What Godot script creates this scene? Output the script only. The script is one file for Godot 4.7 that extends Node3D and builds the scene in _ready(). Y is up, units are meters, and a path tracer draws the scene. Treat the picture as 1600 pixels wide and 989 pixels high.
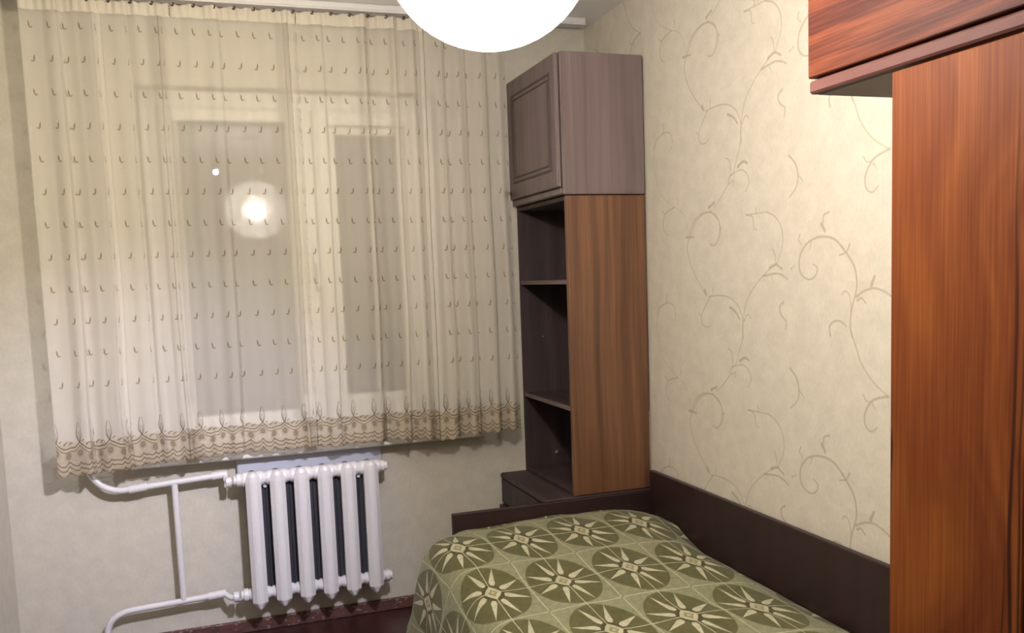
extends Node3D

# ---------- helpers: naming and tree ----------
var taken := {}
var rng := RandomNumberGenerator.new()

func numbered(called: String) -> String:
	var n: int = taken.get(called, 0)
	taken[called] = n + 1
	return called if n == 0 else "%s_%03d" % [called, n]

func thing(called: String, label: String, category: String, at: Vector3, group := "") -> Node3D:
	var o := Node3D.new()
	o.name = numbered(called)
	add_child(o)
	o.position = at
	o.set_meta("label", label)
	o.set_meta("category", category)
	if group:
		o.set_meta("group", group)
	return o

func structure(called: String, label: String, category: String, at := Vector3.ZERO) -> Node3D:
	var o := thing(called, label, category, at)
	o.set_meta("kind", "structure")
	return o

# commits a SurfaceTool filled in world coordinates as one mesh under a parent
func part(called: String, st: SurfaceTool, m: Material, parent: Node3D) -> MeshInstance3D:
	var o := MeshInstance3D.new()
	o.name = called
	o.mesh = st.commit()
	o.material_override = null
	o.mesh.surface_set_material(0, m)
	parent.add_child(o, true)
	var base := Vector3.ZERO
	var p: Node = parent
	while p != self:
		base += (p as Node3D).position
		p = p.get_parent()
	o.position = -base
	o.cast_shadow = GeometryInstance3D.SHADOW_CASTING_SETTING_ON
	return o

func begin() -> SurfaceTool:
	var st := SurfaceTool.new()
	st.begin(Mesh.PRIMITIVE_TRIANGLES)
	return st

# ---------- helpers: shapes ----------
func flat_uv(p: Vector3, n: Vector3) -> Vector2:
	var a := n.abs()
	if a.x >= a.y and a.x >= a.z:
		return Vector2(p.z, -p.y)
	if a.y >= a.z:
		return Vector2(p.x, p.z)
	return Vector2(p.x, -p.y)

func tri(st: SurfaceTool, a: Vector3, b: Vector3, c: Vector3, n: Vector3) -> void:
	if (b - a).cross(c - a).dot(n) > 0.0:
		var t := b
		b = c
		c = t
	for p in [a, b, c]:
		st.set_normal(n)
		st.set_uv(flat_uv(p, n))
		st.add_vertex(p)

func quad(st: SurfaceTool, a: Vector3, b: Vector3, c: Vector3, d: Vector3, n: Vector3) -> void:
	tri(st, a, b, c, n)
	tri(st, a, c, d, n)

# box between two corners with chamfered edges
func box(st: SurfaceTool, lo: Vector3, hi: Vector3, b := 0.003) -> void:
	var c := (lo + hi) / 2.0
	var h := (hi - lo) / 2.0
	b = minf(b, minf(h.x, minf(h.y, h.z)) * 0.6)
	var v := func(s: Vector3, ax: int) -> Vector3:
		var r := Vector3(h.x - b, h.y - b, h.z - b)
		r[ax] = h[ax]
		return c + r * s
	for ax in 3:
		var u := (ax + 1) % 3
		var w := (ax + 2) % 3
		for s in [-1.0, 1.0]:
			var q := []
			for k in [[-1, -1], [1, -1], [1, 1], [-1, 1]]:
				var sg := Vector3.ZERO
				sg[ax] = s
				sg[u] = k[0]
				sg[w] = k[1]
				q.append(v.call(sg, ax))
			var n := Vector3.ZERO
			n[ax] = s
			quad(st, q[0], q[1], q[2], q[3], n)
	for ax in 3:
		var u := (ax + 1) % 3
		var w := (ax + 2) % 3
		for s in [-1.0, 1.0]:
			for t in [-1.0, 1.0]:
				var a := Vector3.ZERO
				a[u] = s
				a[w] = t
				var n := a.normalized()
				a[ax] = -1.0
				var e := a
				e[ax] = 1.0
				quad(st, v.call(a, u), v.call(e, u), v.call(e, w), v.call(a, w), n)
	for x in [-1.0, 1.0]:
		for y in [-1.0, 1.0]:
			for z in [-1.0, 1.0]:
				var s := Vector3(x, y, z)
				tri(st, v.call(s, 0), v.call(s, 1), v.call(s, 2), s.normalized())

func box_part(called: String, lo: Vector3, hi: Vector3, m: Material, parent: Node3D, b := 0.003) -> MeshInstance3D:
	var st := begin()
	box(st, lo, hi, b)
	return part(called, st, m, parent)

func smooth_tri(st: SurfaceTool, p: Array, n: Array, uv: Array) -> void:
	var order := [0, 1, 2]
	if (p[1] - p[0]).cross(p[2] - p[0]).dot(n[0] + n[1] + n[2]) > 0.0:
		order = [0, 2, 1]
	for k in order:
		st.set_normal(n[k])
		st.set_uv(uv[k])
		st.add_vertex(p[k])

# surface of revolution about an axis through c; prof holds (radius, height)
func lathe(st: SurfaceTool, c: Vector3, axis: Vector3, prof: Array, sides := 24) -> void:
	var u := axis.cross(Vector3(0.31, 0.2, 0.93)).normalized()
	var w := axis.cross(u).normalized()
	for i in prof.size() - 1:
		var a: Vector2 = prof[i]
		var b: Vector2 = prof[i + 1]
		var d := b - a
		if d.length() < 0.00001:
			continue
		var sl := Vector2(d.y, -d.x).normalized()
		for k in sides:
			var t0 := TAU * k / sides
			var t1 := TAU * (k + 1) / sides
			var r0 := u * cos(t0) + w * sin(t0)
			var r1 := u * cos(t1) + w * sin(t1)
			var n0 := (r0 * sl.x + axis * sl.y).normalized()
			var n1 := (r1 * sl.x + axis * sl.y).normalized()
			var p := [c + axis * a.y + r0 * a.x, c + axis * a.y + r1 * a.x, c + axis * b.y + r1 * b.x, c + axis * b.y + r0 * b.x]
			var uv := [Vector2(t0, a.y), Vector2(t1, a.y), Vector2(t1, b.y), Vector2(t0, b.y)]
			smooth_tri(st, [p[0], p[1], p[2]], [n0, n1, n1], [uv[0], uv[1], uv[2]])
			smooth_tri(st, [p[0], p[2], p[3]], [n0, n1, n0], [uv[0], uv[2], uv[3]])

func ball(st: SurfaceTool, c: Vector3, r: float, sides := 24, squash := 1.0) -> void:
	# smooth normals from the centre
	var rows := sides / 2
	for i in rows:
		for k in sides:
			var p := []
			var n := []
			for q in [[i, k], [i, k + 1], [i + 1, k + 1], [i + 1, k]]:
				var th: float = PI * q[0] / rows
				var ph: float = TAU * q[1] / sides
				var d := Vector3(sin(th) * cos(ph), cos(th), sin(th) * sin(ph))
				n.append(d)
				p.append(c + Vector3(d.x, d.y * squash, d.z) * r)
			var z := [Vector2.ZERO, Vector2.ZERO, Vector2.ZERO]
			if i > 0:
				smooth_tri(st, [p[0], p[1], p[2]], [n[0], n[1], n[2]], z)
			if i < rows - 1 or i == 0:
				smooth_tri(st, [p[0], p[2], p[3]], [n[0], n[2], n[3]], z)

# tube along points, with caps
func tube(st: SurfaceTool, pts: Array, r: float, sides := 14) -> void:
	var rings := []
	var ups := []
	var up := Vector3(0.13, 0.31, 0.94)
	for i in pts.size():
		var t: Vector3 = (pts[mini(i + 1, pts.size() - 1)] - pts[maxi(i - 1, 0)]).normalized()
		var u := (up - t * up.dot(t)).normalized()
		up = u
		var w := t.cross(u)
		var ring := []
		var nn := []
		for k in sides:
			var a := TAU * k / sides
			var d := u * cos(a) + w * sin(a)
			nn.append(d)
			ring.append(pts[i] + d * r)
		rings.append(ring)
		ups.append(nn)
	for i in pts.size() - 1:
		for k in sides:
			var j := (k + 1) % sides
			var z := [Vector2(0, 0), Vector2(0.01, 0), Vector2(0.01, 0.01)]
			smooth_tri(st, [rings[i][k], rings[i][j], rings[i + 1][j]], [ups[i][k], ups[i][j], ups[i + 1][j]], z)
			smooth_tri(st, [rings[i][k], rings[i + 1][j], rings[i + 1][k]], [ups[i][k], ups[i + 1][j], ups[i + 1][k]], z)
	for e in [0, pts.size() - 1]:
		var n: Vector3 = (pts[0] - pts[1]).normalized() if e == 0 else (pts[e] - pts[e - 1]).normalized()
		for k in sides:
			tri(st, pts[e], rings[e][k], rings[e][(k + 1) % sides], n)

# rounds the corners of a polyline
func bend(pts: Array, r: float) -> Array:
	var out := [pts[0]]
	for i in range(1, pts.size() - 1):
		var a: Vector3 = pts[i] + (pts[i - 1] - pts[i]).normalized() * minf(r, pts[i].distance_to(pts[i - 1]) * 0.49)
		var b: Vector3 = pts[i] + (pts[i + 1] - pts[i]).normalized() * minf(r, pts[i].distance_to(pts[i + 1]) * 0.49)
		for k in 7:
			var t := k / 6.0
			out.append(a.lerp(pts[i], t).lerp(pts[i].lerp(b, t), t))
	out.append(pts[pts.size() - 1])
	return out

# grid of rows of points, smooth normals; uvs alike
func sheet(st: SurfaceTool, P: Array, U: Array) -> void:
	var R := P.size()
	var C: int = P[0].size()
	var N := []
	for i in R:
		var row := []
		for j in C:
			var du: Vector3 = P[i][mini(j + 1, C - 1)] - P[i][maxi(j - 1, 0)]
			var dv: Vector3 = P[mini(i + 1, R - 1)][j] - P[maxi(i - 1, 0)][j]
			row.append(du.cross(dv).normalized())
		N.append(row)
	for i in R - 1:
		for j in C - 1:
			smooth_tri(st, [P[i][j], P[i][j + 1], P[i + 1][j + 1]], [N[i][j], N[i][j + 1], N[i + 1][j + 1]], [U[i][j], U[i][j + 1], U[i + 1][j + 1]])
			smooth_tri(st, [P[i][j], P[i + 1][j + 1], P[i + 1][j]], [N[i][j], N[i + 1][j + 1], N[i + 1][j]], [U[i][j], U[i + 1][j + 1], U[i + 1][j]])

# ---------- helpers: materials and textures ----------
func mat(c: Color, rough: float, spec := 0.5) -> StandardMaterial3D:
	var m := StandardMaterial3D.new()
	m.albedo_color = c
	m.roughness = rough
	m.metallic_specular = spec
	return m

func noise(s: int, f: float, octaves := 3) -> FastNoiseLite:
	var n := FastNoiseLite.new()
	n.seed = s
	n.noise_type = FastNoiseLite.TYPE_SIMPLEX_SMOOTH
	n.frequency = f
	n.fractal_octaves = octaves
	return n

class Canvas:
	var w: int
	var h: int
	var r := PackedFloat32Array()
	var g := PackedFloat32Array()
	var b := PackedFloat32Array()
	var a := PackedFloat32Array()
	func _init(ww: int, hh: int, c: Color) -> void:
		w = ww
		h = hh
		for q in 4:
			var f := PackedFloat32Array()
			f.resize(w * h)
			f.fill(c[q])
			if q == 0: r = f
			elif q == 1: g = f
			elif q == 2: b = f
			else: a = f
	func dot(x: float, y: float, rad: float, c: Color, k := 1.0) -> void:
		for j in range(int(floor(y - rad - 1)), int(ceil(y + rad + 1)) + 1):
			for i in range(int(floor(x - rad - 1)), int(ceil(x + rad + 1)) + 1):
				var t := clampf(rad + 0.5 - Vector2(i - x, j - y).length(), 0.0, 1.0) * k
				if t > 0.0:
					mix(i, j, c, t)
	func mix(i: int, j: int, c: Color, t: float) -> void:
		var q := posmod(j, h) * w + posmod(i, w)
		r[q] = lerpf(r[q], c.r, t)
		g[q] = lerpf(g[q], c.g, t)
		b[q] = lerpf(b[q], c.b, t)
		a[q] = lerpf(a[q], c.a, t)
	func stroke(pts: PackedVector2Array, r0: float, r1: float, c: Color, k := 1.0) -> void:
		# Catmull-Rom through the points
		var n := pts.size()
		for i in n - 1:
			var p0 := pts[maxi(i - 1, 0)]
			var p1 := pts[i]
			var p2 := pts[i + 1]
			var p3 := pts[mini(i + 2, n - 1)]
			var steps := maxi(2, int(p1.distance_to(p2) / 1.2))
			for s in steps:
				var t := float(s) / steps
				var p := p1.cubic_interpolate(p2, p0, p3, t)
				dot(p.x, p.y, lerpf(r0, r1, (i + t) / (n - 1)), c, k)
	func poly(pts: PackedVector2Array, c: Color, k := 1.0) -> void:
		var lo := pts[0]
		var hi := pts[0]
		for p in pts:
			lo = lo.min(p)
			hi = hi.max(p)
		for j in range(int(lo.y) - 1, int(hi.y) + 2):
			for i in range(int(lo.x) - 1, int(hi.x) + 2):
				if Geometry2D.is_point_in_polygon(Vector2(i, j), pts):
					mix(i, j, c, k)
	func grain(n: FastNoiseLite, sx: float, sy: float, amount: float) -> void:
		for j in h:
			for i in w:
				var t := 1.0 + amount * n.get_noise_2d(i * sx, j * sy)
				var q := j * w + i
				r[q] *= t
				g[q] *= t
				b[q] *= t
	func texture() -> ImageTexture:
		var d := PackedByteArray()
		d.resize(w * h * 4)
		for q in w * h:
			d[q * 4] = int(clampf(r[q], 0, 1) * 255.0 + 0.5)
			d[q * 4 + 1] = int(clampf(g[q], 0, 1) * 255.0 + 0.5)
			d[q * 4 + 2] = int(clampf(b[q], 0, 1) * 255.0 + 0.5)
			d[q * 4 + 3] = int(clampf(a[q], 0, 1) * 255.0 + 0.5)
		return ImageTexture.create_from_image(Image.create_from_data(w, h, false, Image.FORMAT_RGBA8, d))

# veneer with the grain along v: streaks, fine fibres and pores
func veneer(w: int, h: int, light: Color, dark: Color, s: int, streak: float, wave: float, contrast: float, marks := []) -> ImageTexture:
	var c := Canvas.new(w, h, light)
	var a := noise(s, 0.011, 3)
	var b := noise(s + 1, 0.09, 2)
	var e := noise(s + 2, 0.004, 2)
	for j in h:
		for i in w:
			var x := i * streak + wave * e.get_noise_2d(i * 0.7, j * 0.55)
			var t := 0.5 + 0.62 * a.get_noise_2d(x, j * 0.07) + 0.30 * b.get_noise_2d(i * 1.9, j * 0.05)
			t = clampf(0.5 + (t - 0.5) * contrast, 0.0, 1.0)
			c.mix(i, j, dark, t)
	# darker growth lines: column, from row, to row, half width
	for q in marks:
		for j in range(q[1], q[2]):
			var x: float = q[0] + 7.0 * e.get_noise_2d(q[0] * 9.0, j * 0.9)
			var fade := sin(PI * float(j - q[1]) / float(q[2] - q[1]))
			c.dot(x, j, q[3] * (0.4 + 0.6 * fade), dark * 0.55, 0.30 * fade)
	return c.texture()

func wood(tex: ImageTexture, metres: Vector2, rough: float, coat: float) -> StandardMaterial3D:
	var m := mat(Color.WHITE, rough)
	m.albedo_texture = tex
	m.uv1_scale = Vector3(1.0 / metres.x, 1.0 / metres.y, 1)
	if coat > 0.0:
		m.clearcoat_enabled = true
		m.clearcoat = coat
		m.clearcoat_roughness = 0.25
	return m

var M := {}

func make_materials() -> void:
	M.oak = wood(veneer(512, 1024, Color(0.49, 0.28, 0.12), Color(0.325, 0.142, 0.068), 11, 0.55, 110.0, 0.95, [[262, 40, 1010, 3.0], [250, 380, 1000, 2.0], [273, 100, 1020, 2.0], [49, 400, 452, 2.5], [46, 330, 600, 1.2]]), Vector2(0.62, 1.9), 0.55, 0.0)
	M.mahogany = wood(veneer(512, 1024, Color(0.39, 0.20, 0.115), Color(0.22, 0.085, 0.055), 21, 1.6, 30.0, 1.5), Vector2(0.45, 1.0), 0.55, 0.0)
	M.walnut = wood(veneer(512, 1024, Color(0.50, 0.35, 0.24), Color(0.32, 0.205, 0.14), 31, 1.5, 20.0, 1.0), Vector2(0.45, 2.1), 0.45, 0.25)
	M.glare_paled = wood(veneer(512, 1024, Color(0.49, 0.43, 0.43), Color(0.38, 0.32, 0.32), 41, 1.3, 20.0, 0.9), Vector2(0.45, 2.5), 0.42, 0.3)  # lamp glare mixed into this paler, greyer veneer colour
	M.inside = wood(veneer(256, 512, Color(0.27, 0.215, 0.215), Color(0.19, 0.145, 0.15), 51, 1.5, 20.0, 1.0), Vector2(0.4, 0.9), 0.6, 0.0)
	M.bed = wood(veneer(256, 512, Color(0.185, 0.105, 0.115), Color(0.135, 0.072, 0.082), 61, 1.5, 20.0, 0.9), Vector2(0.4, 0.9), 0.45, 0.15)
	M.floor = wood(veneer(512, 512, Color(0.25, 0.125, 0.12), Color(0.18, 0.085, 0.08), 71, 1.2, 20.0, 1.0), Vector2(0.9, 0.9), 0.4, 0.2)
	for k in ['oak', 'mahogany']:
		M[k].metallic_specular = 0.22
	M.white_paint = mat(Color(0.84, 0.83, 0.84), 0.38)
	M.frame_paint = mat(Color(0.86, 0.85, 0.82), 0.45)
	M.iron_and_gap_shade = mat(Color(0.19, 0.19, 0.22), 0.7)  # iron of the street pole; in the radiator, shade of the gaps
	M.ceiling = mat(Color(0.92, 0.92, 0.91), 0.9)
	M.steel = mat(Color(0.6, 0.58, 0.55), 0.35)
	M.steel.metallic = 0.8
	M.hook = mat(Color(0.30, 0.26, 0.22), 0.5)
	M.glass = mat(Color(0.85, 0.9, 0.92, 0.05), 0.02)
	M.glass.transparency = BaseMaterial3D.TRANSPARENCY_ALPHA
	# plain cream paper on the window wall
	var c := Canvas.new(512, 512, Color(0.76, 0.74, 0.69))
	c.grain(noise(81, 0.02, 3), 1.0, 1.0, 0.035)
	c.grain(noise(82, 0.12, 2), 1.0, 0.6, 0.02)
	M.plain_paper = mat(Color.WHITE, 0.8, 0.3)
	M.plain_paper.albedo_texture = c.texture()
	M.plain_paper.uv1_scale = Vector3(1 / 0.9, 1 / 0.9, 1)
	# printed scroll paper on the long wall; 1 pixel is 1 mm
	var v := Canvas.new(1370, 648, Color(0.80, 0.772, 0.712))
	v.grain(noise(91, 0.012, 3), 1.0, 1.0, 0.035)
	v.grain(noise(92, 0.08, 2), 1.0, 0.6, 0.02)
	for s in VINES:
		var pts := PackedVector2Array()
		for k in range(1, s.size(), 2):
			pts.append(Vector2(s[k] - 580, 2048 - s[k + 1]))
		var r: float = s[0] * 1.05
		v.stroke(pts, r, r * 0.75, Color(0.655, 0.62, 0.54), 0.21)
	M.scroll_paper = mat(Color.WHITE, 0.75, 0.3)
	M.scroll_paper.albedo_texture = v.texture()
	M.scroll_paper.uv1_scale = Vector3(1 / 1.37, 1 / 0.648, 1)
	M.scroll_paper.uv1_offset = Vector3(-0.58 / 1.37, 2.048 / 0.648, 0)
	M.sheer = cloth_material(sheer_texture(), Vector2(0.128, 0.2385))
	M.lace = cloth_material(lace_texture(), Vector2(0.175, 0.24))
	M.heading = cloth_material(null, Vector2.ONE)
	M.heading.albedo_color = Color(0.86, 0.83, 0.775, 0.80)
	M.spread = mat(Color.WHITE, 0.9, 0.2)
	M.spread.albedo_texture = spread_texture()
	M.spread.rim_enabled = true
	M.spread.rim = 0.25

func cloth_material(t: Texture2D, metres: Vector2) -> StandardMaterial3D:
	var m := mat(Color.WHITE, 0.9, 0.2)
	m.transparency = BaseMaterial3D.TRANSPARENCY_ALPHA
	m.cull_mode = BaseMaterial3D.CULL_DISABLED
	m.albedo_texture = t
	m.uv1_scale = Vector3(1.0 / metres.x, 1.0 / metres.y, 1)
	return m

const SHEER := Color(0.885, 0.86, 0.815, 0.43)
const THREAD := Color(0.44, 0.37, 0.28, 0.88)

# two rows of little two-leaf sprigs, the second row mirrored
func sheer_texture() -> ImageTexture:
	var c := Canvas.new(288, 477, SHEER)
	for j in c.h:
		for i in c.w:
			var q := j * c.w + i
			c.a[q] += 0.035 * sin(i * 1.7) * sin(j * 0.9)
	for row in 2:
		for k in 2:
			var x := 72.0 + 144.0 * k + 20.0 * row
			var y := 110.0 + 238.0 * row
			var s := 1.0 if row == 0 else -1.0
			c.poly(PackedVector2Array([Vector2(x, y + 2), Vector2(x - 8 * s, y - 18), Vector2(x - 7 * s, y - 48), Vector2(x + 4 * s, y - 32), Vector2(x + 8 * s, y - 8)]), THREAD, 0.85)
			c.poly(PackedVector2Array([Vector2(x - 3 * s, y + 3), Vector2(x + 10 * s, y - 7), Vector2(x + 30 * s, y - 4), Vector2(x + 22 * s, y + 5), Vector2(x + 8 * s, y + 8)]), THREAD, 0.7)
	return c.texture()

# embroidered hem: flames, garlands, rosettes and a scalloped double border
func lace_texture() -> ImageTexture:
	var c := Canvas.new(420, 480, SHEER)
	var net := Color(0.70, 0.645, 0.555, 0.76)
	var line := Color(0.42, 0.355, 0.29, 0.92)
	var tan_thread := Color(0.47, 0.40, 0.315, 0.92)
	var n := noise(101, 0.05, 3)
	var fine := noise(102, 0.25, 2)
	for j in range(205, 480):
		for i in c.w:
			var edge := 246.0 - 22.0 * absf(sin(PI * i / 210.0))
			if j > edge:
				var t := 0.72 + 0.5 * n.get_noise_2d(i, j) + 0.25 * fine.get_noise_2d(i, j)
				c.mix(i, j, net, clampf(t, 0, 1))
				c.mix(i, j, tan_thread, clampf(0.6 * n.get_noise_2d(i * 1.3 + 900.0, j * 1.3) + 0.45 * smoothstep(415.0, 478.0, float(j)), 0, 1))
	for k in 2:
		var x := 210.0 * k
		for s in [-1.0, 1.0]:
			c.stroke(PackedVector2Array([Vector2(x + 3, 228), Vector2(x + 21 * s, 185), Vector2(x + 19 * s, 140), Vector2(x + 6 * s, 84)]), 5.0, 2.5, line, 0.55 if s < 0.0 else 0.22)
			c.stroke(PackedVector2Array([Vector2(x + 4 * s, 222), Vector2(x + 9 * s, 190), Vector2(x + 5 * s, 150)]), 4.5, 2.5, line, 0.3)
		for d in [0.0, 26.0]:
			c.stroke(PackedVector2Array([Vector2(x, 226 + d), Vector2(x + 45, 262 + d), Vector2(x + 105, 276 + d), Vector2(x + 165, 262 + d), Vector2(x + 210, 226 + d)]), 4.5, 4.5, line if d == 0.0 else tan_thread, 0.5 if d == 0.0 else 0.3)
		for q in [[70, 244, 108, 224], [118, 250, 150, 232], [30, 224, 52, 214]]:
			c.stroke(PackedVector2Array([Vector2(x + q[0], q[1]), Vector2(x + (q[0] + q[2]) / 2.0, (q[1] + q[3]) / 2.0 - 5), Vector2(x + q[2], q[3])]), 5.0, 2.5, line, 0.4)
		for o in [0.0, 105.0]:
			var cy := 332.0 if o > 0.0 else 304.0
			for a in 18:
				var u := Vector2(cos(TAU * a / 18), sin(TAU * a / 18))
				c.stroke(PackedVector2Array([Vector2(x + o, cy) + u * Vector2(12, 14), Vector2(x + o, cy) + u * Vector2(40, 38)]), 3.0, 2.0, tan_thread, 0.25)
			for a in 9:
				c.dot(x + o + 15 * cos(TAU * a / 9), cy + 17 * sin(TAU * a / 9), 10.0, tan_thread, 0.45)
			c.dot(x + o, cy, 9.0, line, 0.45)
		for d in [0.0, 34.0, 78.0]:
			for h in [0.0, 105.0]:
				c.stroke(PackedVector2Array([Vector2(x + h, 374 + d), Vector2(x + 28 + h, 396 + d), Vector2(x + 77 + h, 396 + d), Vector2(x + 105 + h, 374 + d)]), 5.5, 5.5, tan_thread if d < 60.0 else line, 0.42)
	return c.texture()

# one cell of the bedspread: dark oval, eight-rayed star, thin lattice
func spread_texture() -> ImageTexture:
	var W := 400
	var H := 640
	var c := Canvas.new(W, H, Color(0.51, 0.51, 0.40))
	var deep := Color(0.345, 0.34, 0.215)
	var cream := Color(0.715, 0.70, 0.60)
	var ctr := Vector2(W / 2.0, H / 2.0)
	var k := Vector2(W / 2.0, H / 2.0)
	for j in H:
		for i in W:
			var d := ((Vector2(i, j) - ctr) / k).length()
			c.mix(i, j, deep, clampf((0.955 - d) * 60.0, 0.0, 1.0))
	for q in 2:
		var o := 0.5 * q
		c.stroke(PackedVector2Array([Vector2(W * o, 0), Vector2(W * o, H - 1)]), 2.6, 2.6, cream, 0.6)
		c.stroke(PackedVector2Array([Vector2(0, H * o), Vector2(W - 1, H * o)]), 3.4, 3.4, cream, 0.6)
	c.dot(0, 0, 6.0, deep, 0.9)
	var to := func(r: float, a: float) -> Vector2: return ctr + Vector2(cos(a), sin(a)) * r * k
	for s in 8:
		var a := TAU * (s + 0.5) / 8.0
		# outlined root of the ray, then the ray
		c.poly(PackedVector2Array([to.call(0.20, a - 0.40), to.call(0.31, a - 0.30), to.call(0.31, a + 0.30), to.call(0.20, a + 0.40)]), Color(0.27, 0.25, 0.15), 0.9)
		c.poly(PackedVector2Array([to.call(0.29, a - 0.17), to.call(0.40, a - 0.21), to.call(0.95, a), to.call(0.40, a + 0.21), to.call(0.29, a + 0.17)]), cream, 0.95)
	var ring := PackedVector2Array()
	var core := PackedVector2Array()
	for s in 8:
		var a := TAU * s / 8.0
		ring.append(to.call(0.245 if s % 2 == 0 else 0.19, a))
		core.append(to.call(0.14 if s % 2 == 0 else 0.09, a))
	c.poly(ring, cream, 0.9)
	c.poly(core, Color(0.50, 0.47, 0.32), 0.8)
	c.dot(ctr.x, ctr.y, 10, cream, 0.8)
	c.grain(noise(111, 0.22, 3), 1.0, 0.8, 0.42)
	c.grain(noise(112, 0.02, 2), 1.0, 1.0, 0.08)
	return c.texture()

func _ready() -> void:
	rng.seed = 7
	# ---------- camera, night sky, exposure ----------
	var cam := Camera3D.new()
	cam.name = "camera"
	cam.projection = Camera3D.PROJECTION_FRUSTUM
	cam.near = 0.05
	cam.far = 200.0
	cam.size = 0.05 * 989.0 / 1400.0
	cam.frustum_offset = Vector2(0, 0.05 * 75.5 / 1400.0)
	add_child(cam)
	cam.position = Vector3(-1.711, 1.445, 3.83)
	cam.rotation_degrees = Vector3(-5.6, -18.9, -2.08)
	cam.current = true
	var env := Environment.new()
	env.background_mode = Environment.BG_COLOR
	env.background_color = Color(0.03, 0.034, 0.045)
	env.tonemap_mode = Environment.TONE_MAPPER_LINEAR
	env.tonemap_exposure = EXPOSURE
	env.sdfgi_enabled = true
	env.ssao_enabled = true
	env.ssil_enabled = true
	var we := WorldEnvironment.new()
	we.name = "night_environment"
	we.environment = env
	add_child(we)
	make_materials()
	build_shell()
	build_window()
	build_lamp()
	build_wardrobe()
	build_bed()
	build_cabinets()
	build_radiator()
	build_curtain()
	build_outside()

const EXPOSURE := 1.0
const LAMP := Vector3(-1.16, 2.065, 2.17)
const LAMP_COLOR := Color(1.0, 0.962, 0.918)
const LAMP_ENERGY := 0.95

const X0 := -2.464
const ZB := 4.7
const HC := 2.55

# ---------- the room ----------
func build_shell() -> void:
	var o := structure("floor", "dark red-brown painted floor seen below the radiator", "floor")
	box_part("floorboards", Vector3(X0 - 0.2, -0.12, -0.32), Vector3(0.2, 0.0, ZB + 0.2), M.floor, o, 0.001)
	o = structure("ceiling", "white ceiling above the curtain rail and lamp", "ceiling")
	box_part("slab", Vector3(X0 - 0.2, HC, -0.32), Vector3(0.2, HC + 0.15, ZB + 0.2), M.ceiling, o, 0.001)
	o = structure("wall_right", "cream wallpapered wall with printed beige scrolling vines", "wall")
	box_part("papered_wall", Vector3(0, 0, -0.32), Vector3(0.2, HC, ZB + 0.2), M.scroll_paper, o, 0.001)
	o = structure("wall_left", "pale wall at the far left edge of the room", "wall")
	box_part("papered_wall", Vector3(X0 - 0.2, 0, -0.32), Vector3(X0, HC, ZB + 0.2), M.plain_paper, o, 0.001)
	o = structure("wall_front", "plain wall behind the viewpoint", "wall")
	box_part("papered_wall", Vector3(X0, 0, ZB), Vector3(0, HC, ZB + 0.2), M.plain_paper, o, 0.001)
	# window wall with its opening
	o = structure("wall_back", "cream plastered window wall behind the curtain and radiator", "wall")
	var st := begin()
	for b in [[X0, 0.0, WX0, HC], [WX1, 0.0, 0.0, HC], [WX0, 0.0, WX1, WY0], [WX0, WY1, WX1, HC]]:
		box(st, Vector3(b[0], b[1], -0.32), Vector3(b[2], b[3], 0.0), 0.0005)
	part("papered_wall", st, M.plain_paper, o)
	o = structure("baseboard_back", "brown baseboard with chipped paint under the radiator", "baseboard")
	var c := Canvas.new(512, 64, Color(0.34, 0.22, 0.20))
	c.grain(noise(121, 0.03, 3), 1.0, 1.0, 0.25)
	var n := noise(122, 0.045, 3)
	for j in 64:
		for i in 512:
			var t := n.get_noise_2d(i, j * 1.4) + 0.004 * (20 - j)
			c.mix(i, j, Color(0.62, 0.55, 0.50), clampf((t - 0.27) * 9.0, 0.0, 0.75))
	var m := mat(Color.WHITE, 0.55)
	m.albedo_texture = c.texture()
	m.uv1_scale = Vector3(1 / 0.9, 1 / 0.112, 1)
	box_part("board", Vector3(X0, 0.0, 0.0), Vector3(-0.49, 0.052, 0.018), m, o, 0.004)

const WX0 := -1.90
const WX1 := -0.70
const WY0 := 0.79
const WY1 := 2.24

func frame_bars(st: SurfaceTool, x0: float, y0: float, x1: float, y1: float, w: float, z0: float, z1: float) -> void:
	box(st, Vector3(x0, y0, z0), Vector3(x0 + w, y1, z1), 0.004)
	box(st, Vector3(x1 - w, y0, z0), Vector3(x1, y1, z1), 0.004)
	box(st, Vector3(x0 + w, y0, z0), Vector3(x1 - w, y0 + w, z1), 0.004)
	box(st, Vector3(x0 + w, y1 - w, z0), Vector3(x1 - w, y1, z1), 0.004)

func pane(called: String, x0: float, y0: float, x1: float, y1: float, z: float, yaw: float, pitch: float, parent: Node3D) -> void:
	var bm := BoxMesh.new()
	bm.size = Vector3(x1 - x0, y1 - y0, 0.004)
	bm.material = M.glass
	var o := MeshInstance3D.new()
	o.name = called
	o.mesh = bm
	parent.add_child(o, true)
	var base := Vector3.ZERO
	var p: Node = parent
	while p != self:
		base += (p as Node3D).position
		p = p.get_parent()
	o.position = Vector3((x0 + x1) / 2, (y0 + y1) / 2, z) - base
	o.rotation_degrees = Vector3(pitch, yaw, 0)

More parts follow.
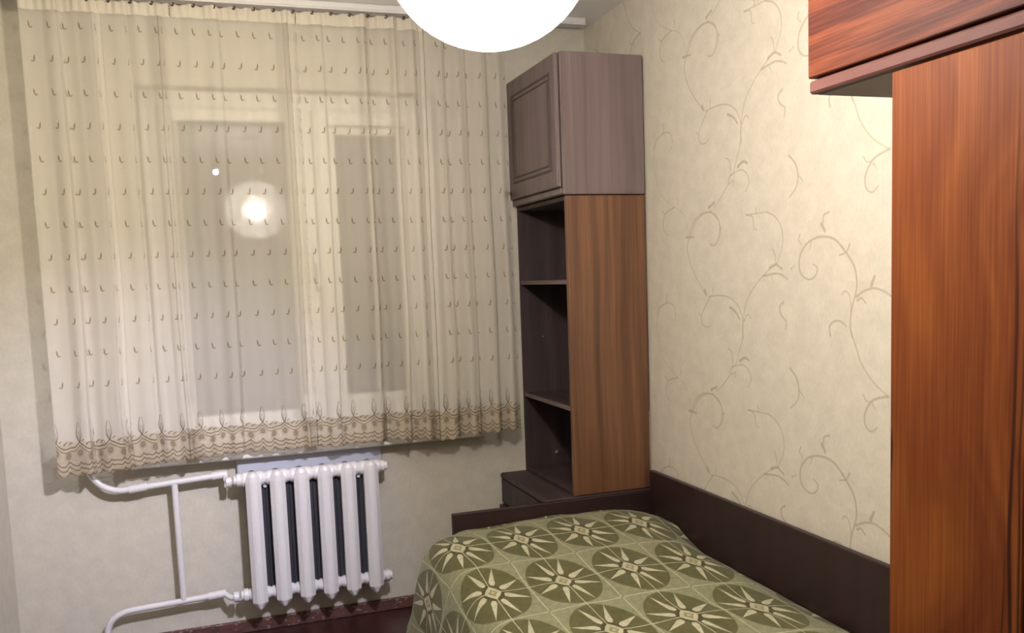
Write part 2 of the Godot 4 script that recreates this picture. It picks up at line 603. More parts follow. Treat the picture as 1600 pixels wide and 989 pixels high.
func build_window() -> void:
	var w := structure("window_1", "white two-part window with dark night panes behind the sheer curtain", "window", Vector3(-1.30, WY0, -0.12))
	var st := begin()
	frame_bars(st, WX0, WY0, WX1, WY1, 0.07, -0.17, -0.09)
	box(st, Vector3(-1.285, WY0 + 0.07, -0.17), Vector3(-1.225, WY1 - 0.07, -0.09), 0.004)
	part("frame", st, M.frame_paint, w)
	st = begin()
	frame_bars(st, -1.83, WY0 + 0.07, -1.285, WY1 - 0.07, 0.05, -0.155, -0.075)
	var a := part("sash", st, M.frame_paint, w)
	pane("pane", -1.79, 0.90, -1.325, 2.13, -0.118, 2.1, -1.4, a)
	st = begin()
	frame_bars(st, -1.225, WY0 + 0.07, -0.77, WY1 - 0.07, 0.06, -0.155, -0.065)
	frame_bars(st, -1.165, WY0 + 0.13, -0.83, WY1 - 0.13, 0.035, -0.145, -0.10)
	var b := part("sash", st, M.frame_paint, w)
	pane("pane", -1.14, 0.95, -0.855, 2.08, -0.125, 0.0, 0.0, b)
	st = begin()
	box(st, Vector3(-1.250, 1.48, -0.09), Vector3(-1.225, 1.58, -0.06), 0.004)
	tube(st, [Vector3(-1.237, 1.53, -0.065), Vector3(-1.237, 1.53, -0.035), Vector3(-1.237, 1.43, -0.03)], 0.008, 10)
	part("window_handle", st, M.white_paint, w)
	var s := structure("windowsill_1", "white windowsill edge below the lace hem", "windowsill", Vector3(-1.25, 0.753, 0.04))
	box_part("sill_board", Vector3(-2.02, 0.748, -0.10), Vector3(-0.56, 0.790, 0.084), M.frame_paint, s, 0.006)
	box_part("under_sill_band", Vector3(-1.62, 0.655, 0.0), Vector3(-1.02, 0.745, 0.030), mat(Color(0.72, 0.73, 0.78), 0.5), s, 0.004)  # pale bluish slab laid over the band of wall below the sill

# ---------- the lamp ----------
func build_lamp() -> void:
	var o := thing("pendant_lamp", "glowing pendant lamp in a round white bloom globe hanging from the ceiling", "lamp", LAMP)
	var st := begin()
	lathe(st, Vector3(LAMP.x, HC, LAMP.z), Vector3.DOWN, [Vector2(0.0, 0.0), Vector2(0.06, 0.0), Vector2(0.055, 0.03), Vector2(0.012, 0.05), Vector2(0.0, 0.05)])
	part("canopy", st, M.white_paint, o)
	st = begin()
	tube(st, [Vector3(LAMP.x, HC - 0.04, LAMP.z), Vector3(LAMP.x, LAMP.y + 0.10, LAMP.z)], 0.006, 10)
	part("stem", st, M.white_paint, o)
	st = begin()
	lathe(st, Vector3(LAMP.x, LAMP.y, LAMP.z), Vector3.UP, [Vector2(0.0, 0.075), Vector2(0.025, 0.075), Vector2(0.025, 0.125), Vector2(0.0, 0.13)])
	part("socket", st, M.white_paint, o)
	st = begin()
	ball(st, LAMP, 0.095, 28)
	var m := mat(Color(1, 1, 1), 0.5)
	m.emission_enabled = true
	m.emission = LAMP_COLOR
	m.emission_energy_multiplier = 36.0
	part("bulb", st, m, o)
	st = begin()
	ball(st, LAMP, 0.20, 48, 0.94)  # globe widened and lit to carry the bloom around the bulb
	m = mat(Color(1, 1, 1, 0.6), 0.6)
	m.transparency = BaseMaterial3D.TRANSPARENCY_ALPHA
	m.cull_mode = BaseMaterial3D.CULL_DISABLED
	m.emission_enabled = true
	m.emission = Color(1.0, 0.97, 0.92)
	m.emission_energy_multiplier = 0.8
	part("bloom_globe", st, m, o)
	var l := OmniLight3D.new()
	l.name = "lamp_light"
	l.light_color = LAMP_COLOR
	l.light_energy = LAMP_ENERGY
	l.light_size = 0.05
	l.omni_range = 12.0
	l.omni_attenuation = 2.0
	l.shadow_enabled = true
	o.add_child(l)
	# added cool spot inside the lamp, brightens the lower window corner
	var b := SpotLight3D.new()
	b.name = "added_cool_fill"
	b.light_color = Color(0.86, 0.87, 1.0)
	b.light_energy = 5.0
	b.light_size = 0.05
	b.spot_range = 12.0
	b.spot_attenuation = 2.0
	b.spot_angle = 28.0
	b.spot_angle_attenuation = 1.0
	b.shadow_enabled = true
	o.add_child(b)
	b.look_at_from_position(LAMP, Vector3(-2.10, 0.30, 0.0))
	# added warm spot at the same point, brightens the upper window corner
	var w := SpotLight3D.new()
	w.name = "added_warm_fill"
	w.light_color = Color(1.0, 0.94, 0.80)
	w.light_energy = 1.8
	w.light_size = 0.05
	w.spot_range = 12.0
	w.spot_attenuation = 2.0
	w.spot_angle = 40.0
	w.spot_angle_attenuation = 1.0
	w.shadow_enabled = true
	o.add_child(w)
	w.look_at_from_position(LAMP, Vector3(-1.95, 1.85, 0.0))

# ---------- wardrobe and wall cupboard above it ----------
func build_wardrobe() -> void:
	var x := -0.55
	var o := thing("wardrobe", "tall orange-brown veneered wardrobe standing at the right edge", "wardrobe", Vector3(-0.27, 0, 3.05))
	box_part("carcass", Vector3(x + 0.02, 0.06, 2.536), Vector3(-0.01, 1.775, 3.60), M.oak, o)
	box_part("plinth", Vector3(x + 0.05, 0.0, 2.55), Vector3(-0.02, 0.062, 3.58), M.bed, o)
	box_part("door", Vector3(x, 0.07, 2.536), Vector3(x + 0.019, 1.775, 2.818), M.oak, o, 0.002)
	box_part("door", Vector3(x, 0.07, 2.822), Vector3(x + 0.019, 1.775, 3.60), M.oak, o, 0.002)
	var u := thing("overhead_cupboard", "reddish mahogany cupboard mounted above the wardrobe", "cupboard", Vector3(-0.27, 1.78, 2.95))
	var red := mat(Color(0.36, 0.235, 0.215), 0.6, 0.25)
	box_part("carcass", Vector3(x + 0.02, 1.782, 2.31), Vector3(-0.01, 2.535, 3.60), mat(Color(0.40, 0.325, 0.285), 0.6), u, 0.002)
	box_part("bottom_rail", Vector3(x, 1.782, 2.31), Vector3(x + 0.0195, 1.807, 3.60), red, u, 0.004)
	# veneer with the grain lying along the door
	var hm: StandardMaterial3D = M.mahogany.duplicate()
	for z in [[2.31, 2.95], [2.954, 3.60]]:
		var st := begin()
		box(st, Vector3(x - 0.002, 1.812, z[0]), Vector3(x + 0.0195, 2.53, z[1]), 0.002)
		var d := part("door", grain_turned(st), hm, u)

# swaps u and v so that the veneer lies across
func grain_turned(st: SurfaceTool) -> SurfaceTool:
	var arr := st.commit_to_arrays()
	var uv: PackedVector2Array = arr[Mesh.ARRAY_TEX_UV]
	for i in uv.size():
		uv[i] = Vector2(uv[i].y, uv[i].x)
	arr[Mesh.ARRAY_TEX_UV] = uv
	var out := SurfaceTool.new()
	out.create_from_arrays(arr)
	return out

# ---------- bed and bedspread ----------
func curve(x: float, xs: Array, ys: Array) -> float:
	if x <= xs[0]:
		return ys[0]
	for i in xs.size() - 1:
		if x <= xs[i + 1]:
			return lerpf(ys[i], ys[i + 1], smoothstep(0.0, 1.0, (x - xs[i]) / (xs[i + 1] - xs[i])) * 0.5 + 0.5 * (x - xs[i]) / (xs[i + 1] - xs[i]))
	return ys[ys.size() - 1]

func build_bed() -> void:
	var o := thing("bed", "single bed with dark brown footboard and long dark panel along the wall", "bed", Vector3(-0.48, 0, 1.55))
	box_part("side_panel", Vector3(-0.03, 0.10, 0.602), Vector3(-0.008, 0.640, 2.50), M.bed, o, 0.003)
	var st := begin()
	box(st, Vector3(-0.867, 0.06, 0.583), Vector3(-0.012, 0.556, 0.605), 0.003)
	part("footboard", grain_turned(st), M.bed, o)
	box_part("mattress", Vector3(-0.90, 0.24, 0.63), Vector3(-0.045, 0.345, 2.48), mat(Color(0.6, 0.57, 0.5), 0.9), o, 0.03)
	box_part("bed_base", Vector3(-0.88, 0.14, 0.62), Vector3(-0.035, 0.24, 2.49), M.bed, o)
	for x in [-0.84, -0.09]:
		for z in [0.70, 2.44]:
			box_part("leg", Vector3(x - 0.025, 0.0, z - 0.025), Vector3(x + 0.025, 0.142, z + 0.025), M.bed, o)
	# the spread: a profile across the bed at each step along it
	var s := thing("bedspread", "olive green bedspread printed with cream eight-rayed stars in dark ovals", "bedspread", Vector3(-0.5, 0.35, 1.5))
	var P := []
	var U := []
	var wr := noise(131, 1.6, 2)
	var fine := noise(132, 6.0, 2)
	for i in 121:
		var z := 0.607 + (2.50 - 0.607) * i / 120.0
		var t := curve(z, [0.607, 0.70, 0.83, 1.0, 1.3, 1.6, 2.5], [0.494, 0.508, 0.517, 0.498, 0.477, 0.458, 0.452])
		var d := curve(z, [0.62, 0.8, 0.92, 1.04, 1.2, 1.6, 2.5], [0.036, 0.046, 0.072, 0.088, 0.072, 0.052, 0.05])
		var tuck := 0.085 * (1.0 - smoothstep(0.60, 0.72, z))
		var prof := [Vector2(-0.034, t - d), Vector2(-0.075, t - d * 0.62), Vector2(-0.14, t - d * 0.16), Vector2(-0.22, t), Vector2(-0.5, t + 0.006), Vector2(-0.80 + tuck * 0.3, t + 0.002), Vector2(-0.94 + tuck, t - 0.006), Vector2(-0.998 + tuck, t - 0.045), Vector2(-1.028 + tuck * 0.7, t - 0.12), Vector2(-1.05 + tuck * 0.4, t - 0.24), Vector2(-1.058, 0.14), Vector2(-1.06, 0.05)]
		var cv := Curve2D.new()
		for k in prof.size():
			var tan2: Vector2 = (prof[mini(k + 1, prof.size() - 1)] - prof[maxi(k - 1, 0)]) / 6.0
			cv.add_point(prof[k], -tan2, tan2)
		cv.bake_interval = 0.01
		var total := cv.get_baked_length()
		var row := []
		var ur := []
		var start := 0.0
		for k in 111:
			var q := cv.sample_baked(total * k / 110.0, true)
			var side := smoothstep(-0.97, -1.04, q.x)
			var w := 0.010 * wr.get_noise_2d(q.x * 1.3 - q.y, z) + 0.0022 * fine.get_noise_2d(q.x - q.y, z)
			var fold := side * 0.012 * sin(z * 21.0 + 2.0 * sin(z * 5.0)) * smoothstep(0.45, 0.1, q.y)
			var edge := smoothstep(0.0, 0.06, total * k / 110.0)
			row.append(Vector3(q.x - fold, q.y + w * edge * (1.0 - side), z + side * w))
			# star columns at x = -0.685 and every 0.235 m along the cloth
			ur.append(Vector2((total * k / 110.0 - 0.668) / 0.235 + 0.5, (z - 0.875) / 0.385 + 0.5))
		P.append(row)
		U.append(ur)
	var sp := begin()
	sheet(sp, P, U)
	part("cloth", sp, M.spread, s)

# ---------- corner cabinets ----------
func build_cabinets() -> void:
	# base cabinet, half hidden by the bed
	var o := thing("base_cabinet", "low dark brown cabinet under the open bookcase, behind the bed foot", "cabinet", Vector3(-0.24, 0, 0.29))
	box_part("top_board", Vector3(-0.478, 0.537, 0.004), Vector3(-0.008, 0.560, 0.575), M.inside, o, 0.008)
	box_part("body", Vector3(-0.46, 0.06, 0.006), Vector3(-0.01, 0.537, 0.573), M.inside, o, 0.002)
	box_part("drawer", Vector3(-0.474, 0.425, 0.008), Vector3(-0.459, 0.533, 0.571), M.inside, o, 0.003)
	box_part("door", Vector3(-0.487, 0.07, 0.005), Vector3(-0.459, 0.414, 0.573), M.inside, o, 0.003)
	box_part("plinth", Vector3(-0.44, 0.0, 0.02), Vector3(-0.02, 0.062, 0.56), M.bed, o)
	# open bookcase
	var s := thing("bookcase", "tall narrow open bookcase of brown veneer with two dark shelves", "bookcase", Vector3(-0.18, 0.56, 0.29))
	box_part("side_panel", Vector3(-0.352, 0.561, 0.556), Vector3(-0.010, 1.752, 0.575), M.walnut, s, 0.002)
	box_part("side_panel", Vector3(-0.352, 0.561, 0.003), Vector3(-0.010, 1.752, 0.021), M.inside, s, 0.002)
	box_part("back_panel", Vector3(-0.016, 0.562, 0.021), Vector3(-0.011, 1.751, 0.556), M.inside, s, 0.001)
	box_part("top_board", Vector3(-0.350, 1.734, 0.021), Vector3(-0.016, 1.752, 0.556), M.inside, s, 0.002)
	box_part("bottom_board", Vector3(-0.350, 0.561, 0.021), Vector3(-0.016, 0.577, 0.556), M.inside, s, 0.002)
	var edge := mat(Color(0.42, 0.36, 0.35), 0.6)
	for y in [1.408, 0.903]:
		var b := box_part("shelf", Vector3(-0.346, y, 0.021), Vector3(-0.016, y + 0.017, 0.556), M.inside, s, 0.001)
		box_part("shelf_edge", Vector3(-0.350, y, 0.021), Vector3(-0.346, y + 0.0175, 0.556), edge, b, 0.001)
	for p in [Vector3(-0.254, 1.17, 0.022), Vector3(-0.30, 1.17, 0.022)]:
		var st := begin()
		lathe(st, p, Vector3(0, 0, 1), [Vector2(0.0035, 0.0), Vector2(0.0035, 0.005), Vector2(0.0, 0.006)], 12)
		part("shelf_pin", st, M.steel if p.x > -0.28 else M.inside, s)
	var kn := begin()
	lathe(kn, Vector3(-0.201, 0.63, 0.021), Vector3(0, 0, 1), [Vector2(0.012, 0.0), Vector2(0.012, 0.004), Vector2(0.007, 0.010), Vector2(0.0, 0.011)], 16)
	part("cable_grommet", kn, M.steel, s)
	box_part("edge_strip", Vector3(-0.0095, 0.565, 0.550), Vector3(-0.002, 0.88, 0.572), mat(Color(0.62, 0.58, 0.52), 0.7), s, 0.001)
	# upper cupboard with a framed door
	var u := thing("wall_cupboard", "grey-brown cupboard with a framed door on top of the bookcase", "cupboard", Vector3(-0.19, 1.755, 0.29))
	box_part("carcass", Vector3(-0.362, 1.756, 0.002), Vector3(-0.009, 2.296, 0.577), M.glare_paled, u, 0.003)
	var d := box_part("door", Vector3(-0.382, 1.785, 0.006), Vector3(-0.363, 2.292, 0.568), M.glare_paled, u, 0.004)
	var st2 := begin()
	# raised frame mouldings around the centre panel
	for f in [[0.045, 0.009], [0.066, 0.007]]:
		var y0: float = 1.785 + f[0] + 0.02
		var y1: float = 2.292 - f[0] - 0.02
		var z0: float = 0.006 + f[0] + 0.012
		var z1: float = 0.568 - f[0] - 0.005
		var w: float = f[1]
		var xa := -0.3855
		var xb := -0.381
		box(st2, Vector3(xa, y0, z0), Vector3(xb, y0 + w, z1), 0.002)
		box(st2, Vector3(xa, y1 - w, z0), Vector3(xb, y1, z1), 0.002)
		box(st2, Vector3(xa, y0 + w, z0), Vector3(xb, y1 - w, z0 + w), 0.002)
		box(st2, Vector3(xa, y0 + w, z1 - w), Vector3(xb, y1 - w, z1), 0.002)
	part("door_moulding", st2, mat(Color(0.33, 0.265, 0.26), 0.5), d)
	box_part("bottom_rail", Vector3(-0.372, 1.757, 0.006), Vector3(-0.3615, 1.781, 0.571), M.glare_paled, u, 0.003)
	var kb := begin()
	lathe(kb, Vector3(-0.382, 1.812, 0.022), Vector3(-1, 0, 0), [Vector2(0.006, 0.0), Vector2(0.006, 0.012), Vector2(0.014, 0.018), Vector2(0.013, 0.028), Vector2(0.0, 0.032)], 18)
	part("knob", kb, M.bed, d)

# ---------- radiator and pipes ----------
func rib(st: SurfaceTool, cx: float, zf: float, zb: float, y0: float, y1: float, half: float) -> void:
	# faceted column: flat nose, chamfers, pointed foot and rounded head
	var ring := func(y: float, k: float, kz: float) -> Array:
		var zc := (zf + zb) / 2.0
		var dz := (zf - zb) / 2.0
		var r := []
		for q in [[-0.45, 1.0], [-0.16, 1.12], [0.16, 1.12], [0.45, 1.0], [1.0, 0.35], [1.0, -1.0], [-1.0, -1.0], [-1.0, 0.35]]:
			r.append(Vector3(cx + q[0] * half * k, y, zc + q[1] * dz * kz))
		return r
	var ys := [y0, y0 + 0.012, y0 + 0.036, y1 - 0.040, y1 - 0.018, y1 - 0.005, y1]
	var ks := [0.06, 0.42, 1.0, 1.0, 0.82, 0.5, 0.12]
	var kz := [0.35, 0.75, 1.0, 1.0, 0.92, 0.7, 0.4]
	var rings := []
	for i in ys.size():
		rings.append(ring.call(ys[i], ks[i], kz[i]))
	for i in ys.size() - 1:
		for k in 8:
			var a: Vector3 = rings[i][k]
			var b: Vector3 = rings[i][(k + 1) % 8]
			var c: Vector3 = rings[i + 1][(k + 1) % 8]
			var d: Vector3 = rings[i + 1][k]
			var n := (c - a).cross(d - b).normalized()
			var mid := (a + b + c + d) / 4.0
			if n.dot(Vector3(mid.x - cx, 0.0, mid.z - (zf + zb) / 2.0)) < 0.0:
				n = -n
			tri(st, a, b, c, n)
			tri(st, a, c, d, n)
	var top: Vector3 = Vector3(cx, y1 + 0.001, (zf + zb) / 2.0)
	for k in 8:
		tri(st, rings[6][k], rings[6][(k + 1) % 8], top, Vector3.UP)
		tri(st, rings[0][k], rings[0][(k + 1) % 8], Vector3(cx, y0 - 0.001, top.z), Vector3.DOWN)

func build_radiator() -> void:
	var o := thing("radiator", "white cast-iron radiator with six ribs under the window", "radiator", Vector3(-1.32, 0.12, 0.10))
	var X := -1.564
	var pitch := 0.0952
	for k in 6:
		var cx := X + pitch * k
		var st := begin()
		rib(st, cx, 0.155, 0.105, 0.128, 0.702, 0.0305)
		# upper and lower headers of this section
		lathe(st, Vector3(cx - pitch / 2, 0.668, 0.100), Vector3.RIGHT, [Vector2(0.0, 0.0), Vector2(0.024, 0.0), Vector2(0.030, 0.012), Vector2(0.030, pitch - 0.012), Vector2(0.024, pitch), Vector2(0.0, pitch)], 20)
		lathe(st, Vector3(cx - pitch / 2, 0.190, 0.100), Vector3.RIGHT, [Vector2(0.0, 0.0), Vector2(0.020, 0.0), Vector2(0.026, 0.012), Vector2(0.022, 0.03), Vector2(0.022, pitch - 0.03), Vector2(0.026, pitch - 0.012), Vector2(0.020, pitch), Vector2(0.0, pitch)], 20)
		var s := part("section", st, M.white_paint, o)
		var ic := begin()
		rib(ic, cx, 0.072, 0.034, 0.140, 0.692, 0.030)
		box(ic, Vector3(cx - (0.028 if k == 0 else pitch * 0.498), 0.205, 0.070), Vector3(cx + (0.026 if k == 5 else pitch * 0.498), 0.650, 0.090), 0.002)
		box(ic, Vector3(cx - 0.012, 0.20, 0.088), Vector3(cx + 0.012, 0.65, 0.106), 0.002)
		part("gap_shade_column", ic, M.iron_and_gap_shade, s)  # inner column and web, coloured dark for the shade between ribs
	for e in [[X - pitch / 2, -1.0, 0.668], [X - pitch / 2, -1.0, 0.190], [X + pitch * 5.5, 1.0, 0.668], [X + pitch * 5.5, 1.0, 0.190]]:
		var st := begin()
		lathe(st, Vector3(e[0] - 0.002 * e[1], e[2], 0.100), Vector3(e[1], 0, 0), [Vector2(0.0, 0.0), Vector2(0.027, 0.0), Vector2(0.027, 0.016), Vector2(0.020, 0.018), Vector2(0.020, 0.027), Vector2(0.0, 0.028)], 6 if e[1] > 0 else 20)
		part("end_plug", st, M.white_paint, o)
	for x in [X + pitch * 0.5, X + pitch * 4.5]:
		var st := begin()
		tube(st, [Vector3(x, 0.635, -0.01), Vector3(x, 0.635, 0.10)], 0.008, 10)
		part("bracket", st, M.white_paint, o)
	var p := thing("heating_pipe", "white painted heating pipes running along the wall to the radiator", "pipe", Vector3(-1.9, 0.0, 0.06))
	var z := 0.062
	var st := begin()
	tube(st, bend([Vector3(-2.20, 0.86, 0.03), Vector3(-2.165, 0.725, 0.05), Vector3(-2.09, 0.664, z), Vector3(-1.974, 0.672, z), Vector3(-1.668, 0.690, z)], 0.05), 0.0125)
	part("upper_pipe", st, M.white_paint, p)
	st = begin()
	tube(st, bend([Vector3(-1.668, 0.692, z), Vector3(-1.664, 0.664, 0.098), Vector3(-1.645, 0.664, 0.10)], 0.02), 0.011)
	part("connector", st, M.white_paint, p)
	st = begin()
	tube(st, bend([Vector3(-2.150, -0.0, z), Vector3(-2.146, 0.178, z), Vector3(-1.70, 0.196, z)], 0.10), 0.0125)
	part("lower_pipe", st, M.white_paint, p)
	st = begin()
	tube(st, bend([Vector3(-1.70, 0.196, z), Vector3(-1.675, 0.182, 0.095), Vector3(-1.645, 0.190, 0.10)], 0.02), 0.011)
	part("connector", st, M.white_paint, p)
	st = begin()
	tube(st, [Vector3(-1.862, 0.672, z), Vector3(-1.858, 0.188, z)], 0.0125)
	part("bypass_pipe", st, M.white_paint, p)
	for s in [[Vector3(-2.03, 0.667, z), Vector3(-1.965, 0.673, z)], [Vector3(-1.72, 0.687, z), Vector3(-1.66, 0.691, z)], [Vector3(-1.765, 0.193, z), Vector3(-1.695, 0.197, z)]]:
		st = begin()
		tube(st, s, 0.0165)
		part("sleeve", st, M.white_paint, p)
	for s in [[Vector3(-1.666, 0.665, 0.1), Vector3(-1.646, 0.665, 0.1)], [Vector3(-1.666, 0.189, 0.1), Vector3(-1.646, 0.189, 0.1)]]:
		st = begin()
		tube(st, s, 0.022, 8)
		part("nut", st, M.white_paint, p)

# ---------- curtain ----------
# x along the wall (metres), z offset and cloth length of each point of the folded sheer
func curtain_path() -> Array:
	var out := []
	var n := noise(141, 1.0, 2)
	var folds := [[-2.135, 0.020], [-2.015, 0.034], [-1.91, 0.010], [-1.785, 0.054], [-1.58, 0.010], [-1.325, 0.060], [-1.19, 0.014], [-1.02, 0.030], [-0.90, 0.022], [-0.80, 0.034], [-0.70, 0.020], [-0.60, 0.028], [-0.50, 0.022]]
	var x := -2.262
	var f := 0
	var raw := []
	while x < -0.405:
		var lift := 0.0
		for q in folds:
			var d: float = x - q[0]
			if absf(d) < 0.05:
				lift += (1.0 - absf(d) / 0.05) * 0.013 * (1.0 if d < 0.0 else -1.0)
		var lively := clampf(0.5 + (x + 1.5) * 0.8, 0.5, 1.0)
		var wave := lively * (0.012 * sin(x * 58.0 + 5.0 * n.get_noise_1d(x * 2.0)) + 0.007 * sin(x * 97.0 + 1.3)) + 0.006 * n.get_noise_1d(x * 7.0)
		raw.append(Vector2(x, wave + lift))
		if f < folds.size() and folds[f][1] < 0.018 and x >= folds[f][0]:
			f += 1
		elif f < folds.size() and x >= folds[f][0] + folds[f][1] / 2.0:
			var w: float = folds[f][1]
			var z1: float = wave + lift
			for k in range(1, 7):
				raw.append(Vector2(x - w * k / 6.0, z1 + 0.005 * sin(PI * k / 6.0) - 0.022 * k / 6.0))
			x -= w
			f += 1
		x += 0.006
	var s := 0.0
	for i in raw.size():
		if i > 0:
			s += raw[i].distance_to(raw[i - 1])
		out.append(Vector3(raw[i].x, raw[i].y, s))
	return out

func curtain_point(q: Vector3, y: float, sway: FastNoiseLite) -> Vector3:
	var t := clampf((2.5 - y) / 1.75, 0.0, 1.0)
	var edge := smoothstep(-2.262, -2.15, q.x) * smoothstep(-0.405, -0.48, q.x)
	var dx := 0.016 * t * sway.get_noise_2d(q.x * 3.0, y * 0.7) * edge
	dx -= 0.024 * (1.0 - t) * smoothstep(-0.7, -0.405, q.x)
	return Vector3(q.x + dx, y, 0.134 + q.y * (0.55 + 0.45 * t))

func build_curtain() -> void:
	var r := thing("curtain_rail", "white ceiling curtain rail along the window wall", "curtain rail", Vector3(-1.25, 2.53, 0.125))
	box_part("track", Vector3(X0 + 0.02, 2.524, 0.085), Vector3(-0.06, HC - 0.001, 0.165), M.white_paint, r, 0.004)
	box_part("lip", Vector3(X0 + 0.02, 2.518, 0.155), Vector3(-0.06, 2.5245, 0.165), M.white_paint, r, 0.002)
	var o := thing("curtain", "long sheer beige net curtain with embroidered sprigs and a lace hem", "curtain", Vector3(-1.34, 0.76, 0.128))
	var path := curtain_path()
	var sway := noise(151, 1.0, 2)
	var rows := 44
	var P := []
	var U := []
	for i in rows + 1:
		var y := lerpf(2.464, 1.0, float(i) / rows)
		var a := []
		var b := []
		for q in path:
			a.append(curtain_point(q, y, sway))
			b.append(Vector2(q.z, 2.464 - y - 0.006))
		P.append(a)
		U.append(b)
	var st := begin()
	sheet(st, P, U)
	part("sheer_panel", st, M.sheer, o)
	P = []
	U = []
	for i in 13:
		var a := []
		var b := []
		for q in path:
			var low: float = curve(q.x, [-2.262, -2.1, -1.92, -1.5, -1.05, -0.82, -0.76, -0.68, -0.41], [0.750, 0.754, 0.774, 0.781, 0.773, 0.769, 0.751, 0.767, 0.770]) + 0.010 * (1.0 - absf(sin(PI * q.z / 0.0525))) + 0.006 * sway.get_noise_1d(q.x * 4.0)
			var t := i / 12.0
			a.append(curtain_point(q, lerpf(1.0, low, t), sway))
			b.append(Vector2(q.z, 0.24 * (0.01 + 0.98 * t)))
		P.append(a)
		U.append(b)
	st = begin()
	sheet(st, P, U)
	var hem := part("lace_hem", st, M.lace, o)
	hem.set_meta("label", "scalloped embroidered lace hem")
	P = []
	U = []
	for i in 6:
		var a := []
		var b := []
		for q in path:
			var t := i / 5.0
			var sag: float = 0.007 * (1.0 - absf(cos(PI * (q.x + 2.26) / 0.0725)))
			var p := curtain_point(q, lerpf(2.513 - sag, 2.463, t), sway)
			p.z += 0.004 * sin(q.z * 210.0) * (1.0 - 0.5 * t) + 0.002
			a.append(p)
			b.append(Vector2(q.z, t))
		P.append(a)
		U.append(b)
	st = begin()
	sheet(st, P, U)
	part("heading_tape", st, M.heading, o)
	for k in 26:
		var x := -2.255 + 0.0735 * k
		st = begin()
		tube(st, bend([Vector3(x - 0.006, 2.506, 0.140), Vector3(x, 2.500, 0.146), Vector3(x + 0.004, 2.510, 0.146), Vector3(x, 2.5165, 0.128)], 0.004), 0.0028, 6)
		part("hook", st, M.hook, o)

# ---------- outside ----------
func build_outside() -> void:
	var g := structure("ground", "dark ground outside far below the window", "ground")
	box_part("yard", Vector3(-30, -4.3, -60), Vector3(30, -4.1, -1.5), mat(Color(0.1, 0.1, 0.1), 0.9), g, 0.001)
	var c := Vector3(-0.944, 5.51, -30.0)
	var o := thing("street_lamp", "distant lit street lamp seen as a white dot through the left pane", "street lamp", Vector3(c.x, -4.1, c.z))
	var st := begin()
	tube(st, bend([Vector3(c.x + 0.9, -4.1, c.z), Vector3(c.x + 0.9, 5.7, c.z), Vector3(c.x, 5.65, c.z)], 0.4), 0.06, 10)
	part("pole", st, M.iron_and_gap_shade, o)
	st = begin()
	ball(st, c, 0.10, 20)
	var m := mat(Color.WHITE, 0.5)
	m.emission_enabled = true
	m.emission = Color(0.95, 0.97, 1.0)
	m.emission_energy_multiplier = 12.0
	part("lamp_globe", st, m, o)
	var l := OmniLight3D.new()
	l.name = "street_light"
	l.light_color = Color(0.95, 0.97, 1.0)
	l.light_energy = 1.0
	l.light_size = 0.1
	l.omni_range = 30.0
	l.omni_attenuation = 2.0
	l.shadow_enabled = true
	o.add_child(l)
	l.position = c - o.position

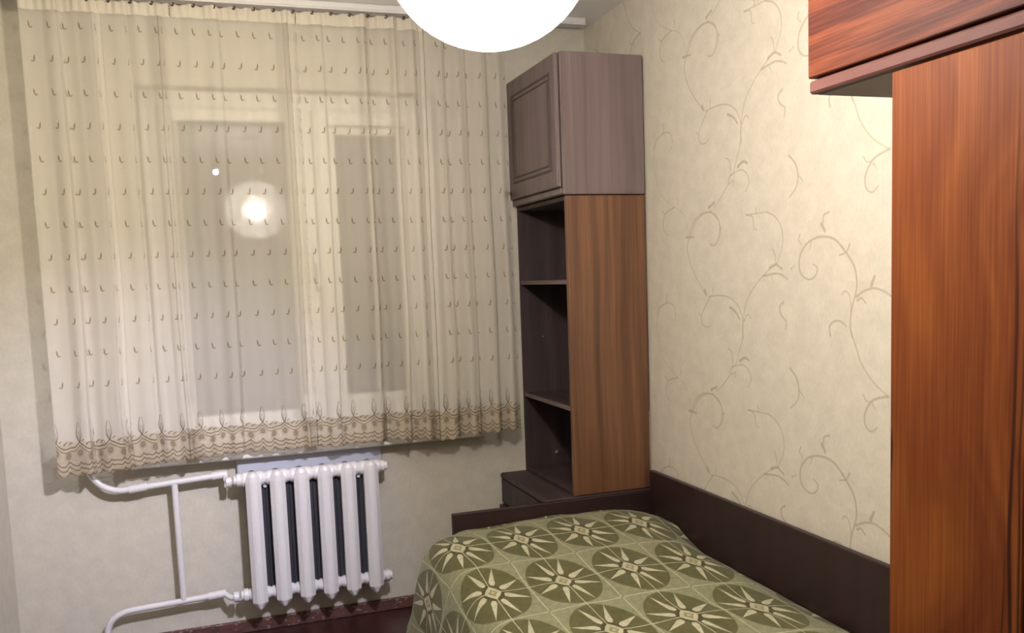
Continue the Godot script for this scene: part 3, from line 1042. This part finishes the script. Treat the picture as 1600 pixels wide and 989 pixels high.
const VINES := [
	[3, 893, 1560, 883, 1525, 895, 1487, 922, 1443, 966, 1396, 1004, 1359],
	[3, 898, 1567, 913, 1599, 946, 1630, 1000, 1648, 1051, 1644, 1092, 1619, 1110, 1587, 1103, 1556, 1073, 1532, 1044, 1537],
	[3, 1026, 1350, 1094, 1355, 1159, 1348, 1206, 1325, 1232, 1291, 1242, 1256],
	[3, 1035, 1347, 999, 1312, 975, 1274, 988, 1246, 1023, 1241, 1045, 1253],
	[3, 958, 1288, 975, 1276],
	[5, 1162, 1315, 1198, 1298, 1220, 1275],
	[6, 1000, 1373, 1013, 1354],
	[3, 1057, 1379, 1052, 1354],
	[3, 1241, 1210, 1239, 1256, 1248, 1300, 1267, 1343, 1305, 1382, 1349, 1415, 1398, 1443, 1432, 1456],
	[3, 1247, 1269, 1266, 1292, 1289, 1279],
	[5, 875, 1568, 930, 1566],
	[3, 642, 1274, 665, 1305, 723, 1323, 768, 1315, 787, 1283, 776, 1253],
	[3, 719, 1357, 718, 1327],
	[2, 642, 1274, 635, 1222, 648, 1166, 673, 1111, 713, 1078, 754, 1056, 793, 1037],
	[3, 1239, 1252, 1235, 1208, 1214, 1163, 1194, 1121, 1170, 1108],
	[3, 1174, 1110, 1233, 1122, 1271, 1106, 1284, 1076, 1262, 1048],
	[3, 1170, 1108, 1153, 1077, 1111, 1041, 1069, 1014],
	[3, 1165, 1083, 1193, 1092, 1189, 1074],
	[6, 1034, 1015, 1073, 1031],
	[6, 1218, 1134, 1249, 1147, 1275, 1139],
	[3, 1051, 1003, 990, 993, 944, 969, 910, 928, 900, 910],
	[3, 1042, 999, 1085, 983, 1105, 944, 1095, 906, 1069, 881, 1039, 886],
	[3, 1105, 935, 1121, 941],
	[3, 793, 1037, 721, 1017, 704, 974, 714, 949, 739, 937],
	[2, 793, 1037, 842, 1019, 879, 978, 891, 926],
	[3, 696, 1030, 721, 1014],
	[3, 819, 1066, 813, 1043],
	[3, 1147, 1172, 1167, 1162, 1178, 1133, 1174, 1111],
	[3, 1379, 1621, 1420, 1604, 1450, 1574, 1462, 1537, 1455, 1502, 1438, 1470, 1426, 1454],
	[3, 1409, 1504, 1420, 1483, 1424, 1459],
	[5, 1391, 1443, 1425, 1454, 1458, 1438],
	[4, 1355, 1419, 1425, 1426, 1464, 1418, 1484, 1407],
	[2, 1397, 1418, 1411, 1400],
	[3, 1265, 1620, 1323, 1621, 1379, 1621],
	[3, 1265, 1620, 1296, 1615, 1305, 1600, 1308, 1575, 1326, 1569],
	[3, 1320, 1640, 1323, 1619],
	[4, 1735, 1494, 1705, 1517, 1666, 1528, 1620, 1527, 1578, 1512, 1548, 1482, 1541, 1448, 1553, 1420, 1584, 1406, 1614, 1414, 1626, 1438, 1605, 1452],
	[3, 1545, 1541, 1539, 1525, 1554, 1509],
	[3, 1599, 1517, 1590, 1494],
	[3, 1500, 1439, 1522, 1448],
	[6, 1644, 1567, 1661, 1543],
	[4, 1678, 1597, 1655, 1590, 1652, 1568],
	[4, 1765, 1503, 1752, 1482, 1722, 1473],
	[4, 1735, 1494, 1765, 1464, 1786, 1435, 1794, 1399, 1791, 1371, 1778, 1335, 1770, 1306, 1768, 1269, 1778, 1239],
	[4, 1791, 1356, 1822, 1372, 1862, 1380, 1901, 1371, 1925, 1359],
	[3, 1735, 1363, 1744, 1372, 1762, 1363, 1770, 1334, 1770, 1313],
	[4, 1796, 1346, 1812, 1353, 1830, 1339],
	[6, 1850, 1386, 1864, 1414],
	[4, 1683, 1243, 1680, 1269, 1700, 1285, 1727, 1286, 1752, 1272],
	[4, 1463, 1337, 1443, 1321, 1450, 1297, 1476, 1277, 1472, 1253],
	[3, 1765, 1273, 1791, 1216, 1812, 1174, 1848, 1134, 1888, 1107, 1917, 1092],
	[4, 1917, 1092, 1878, 1083, 1848, 1067, 1826, 1031, 1831, 999, 1854, 988, 1876, 1003],
	[3, 1820, 1085, 1833, 1070, 1853, 1071],
	[3, 1856, 1064, 1866, 1051],
	[4, 1494, 1133, 1526, 1104, 1538, 1069, 1529, 1036, 1496, 1008],
	[3, 1538, 1069, 1563, 1048],
]
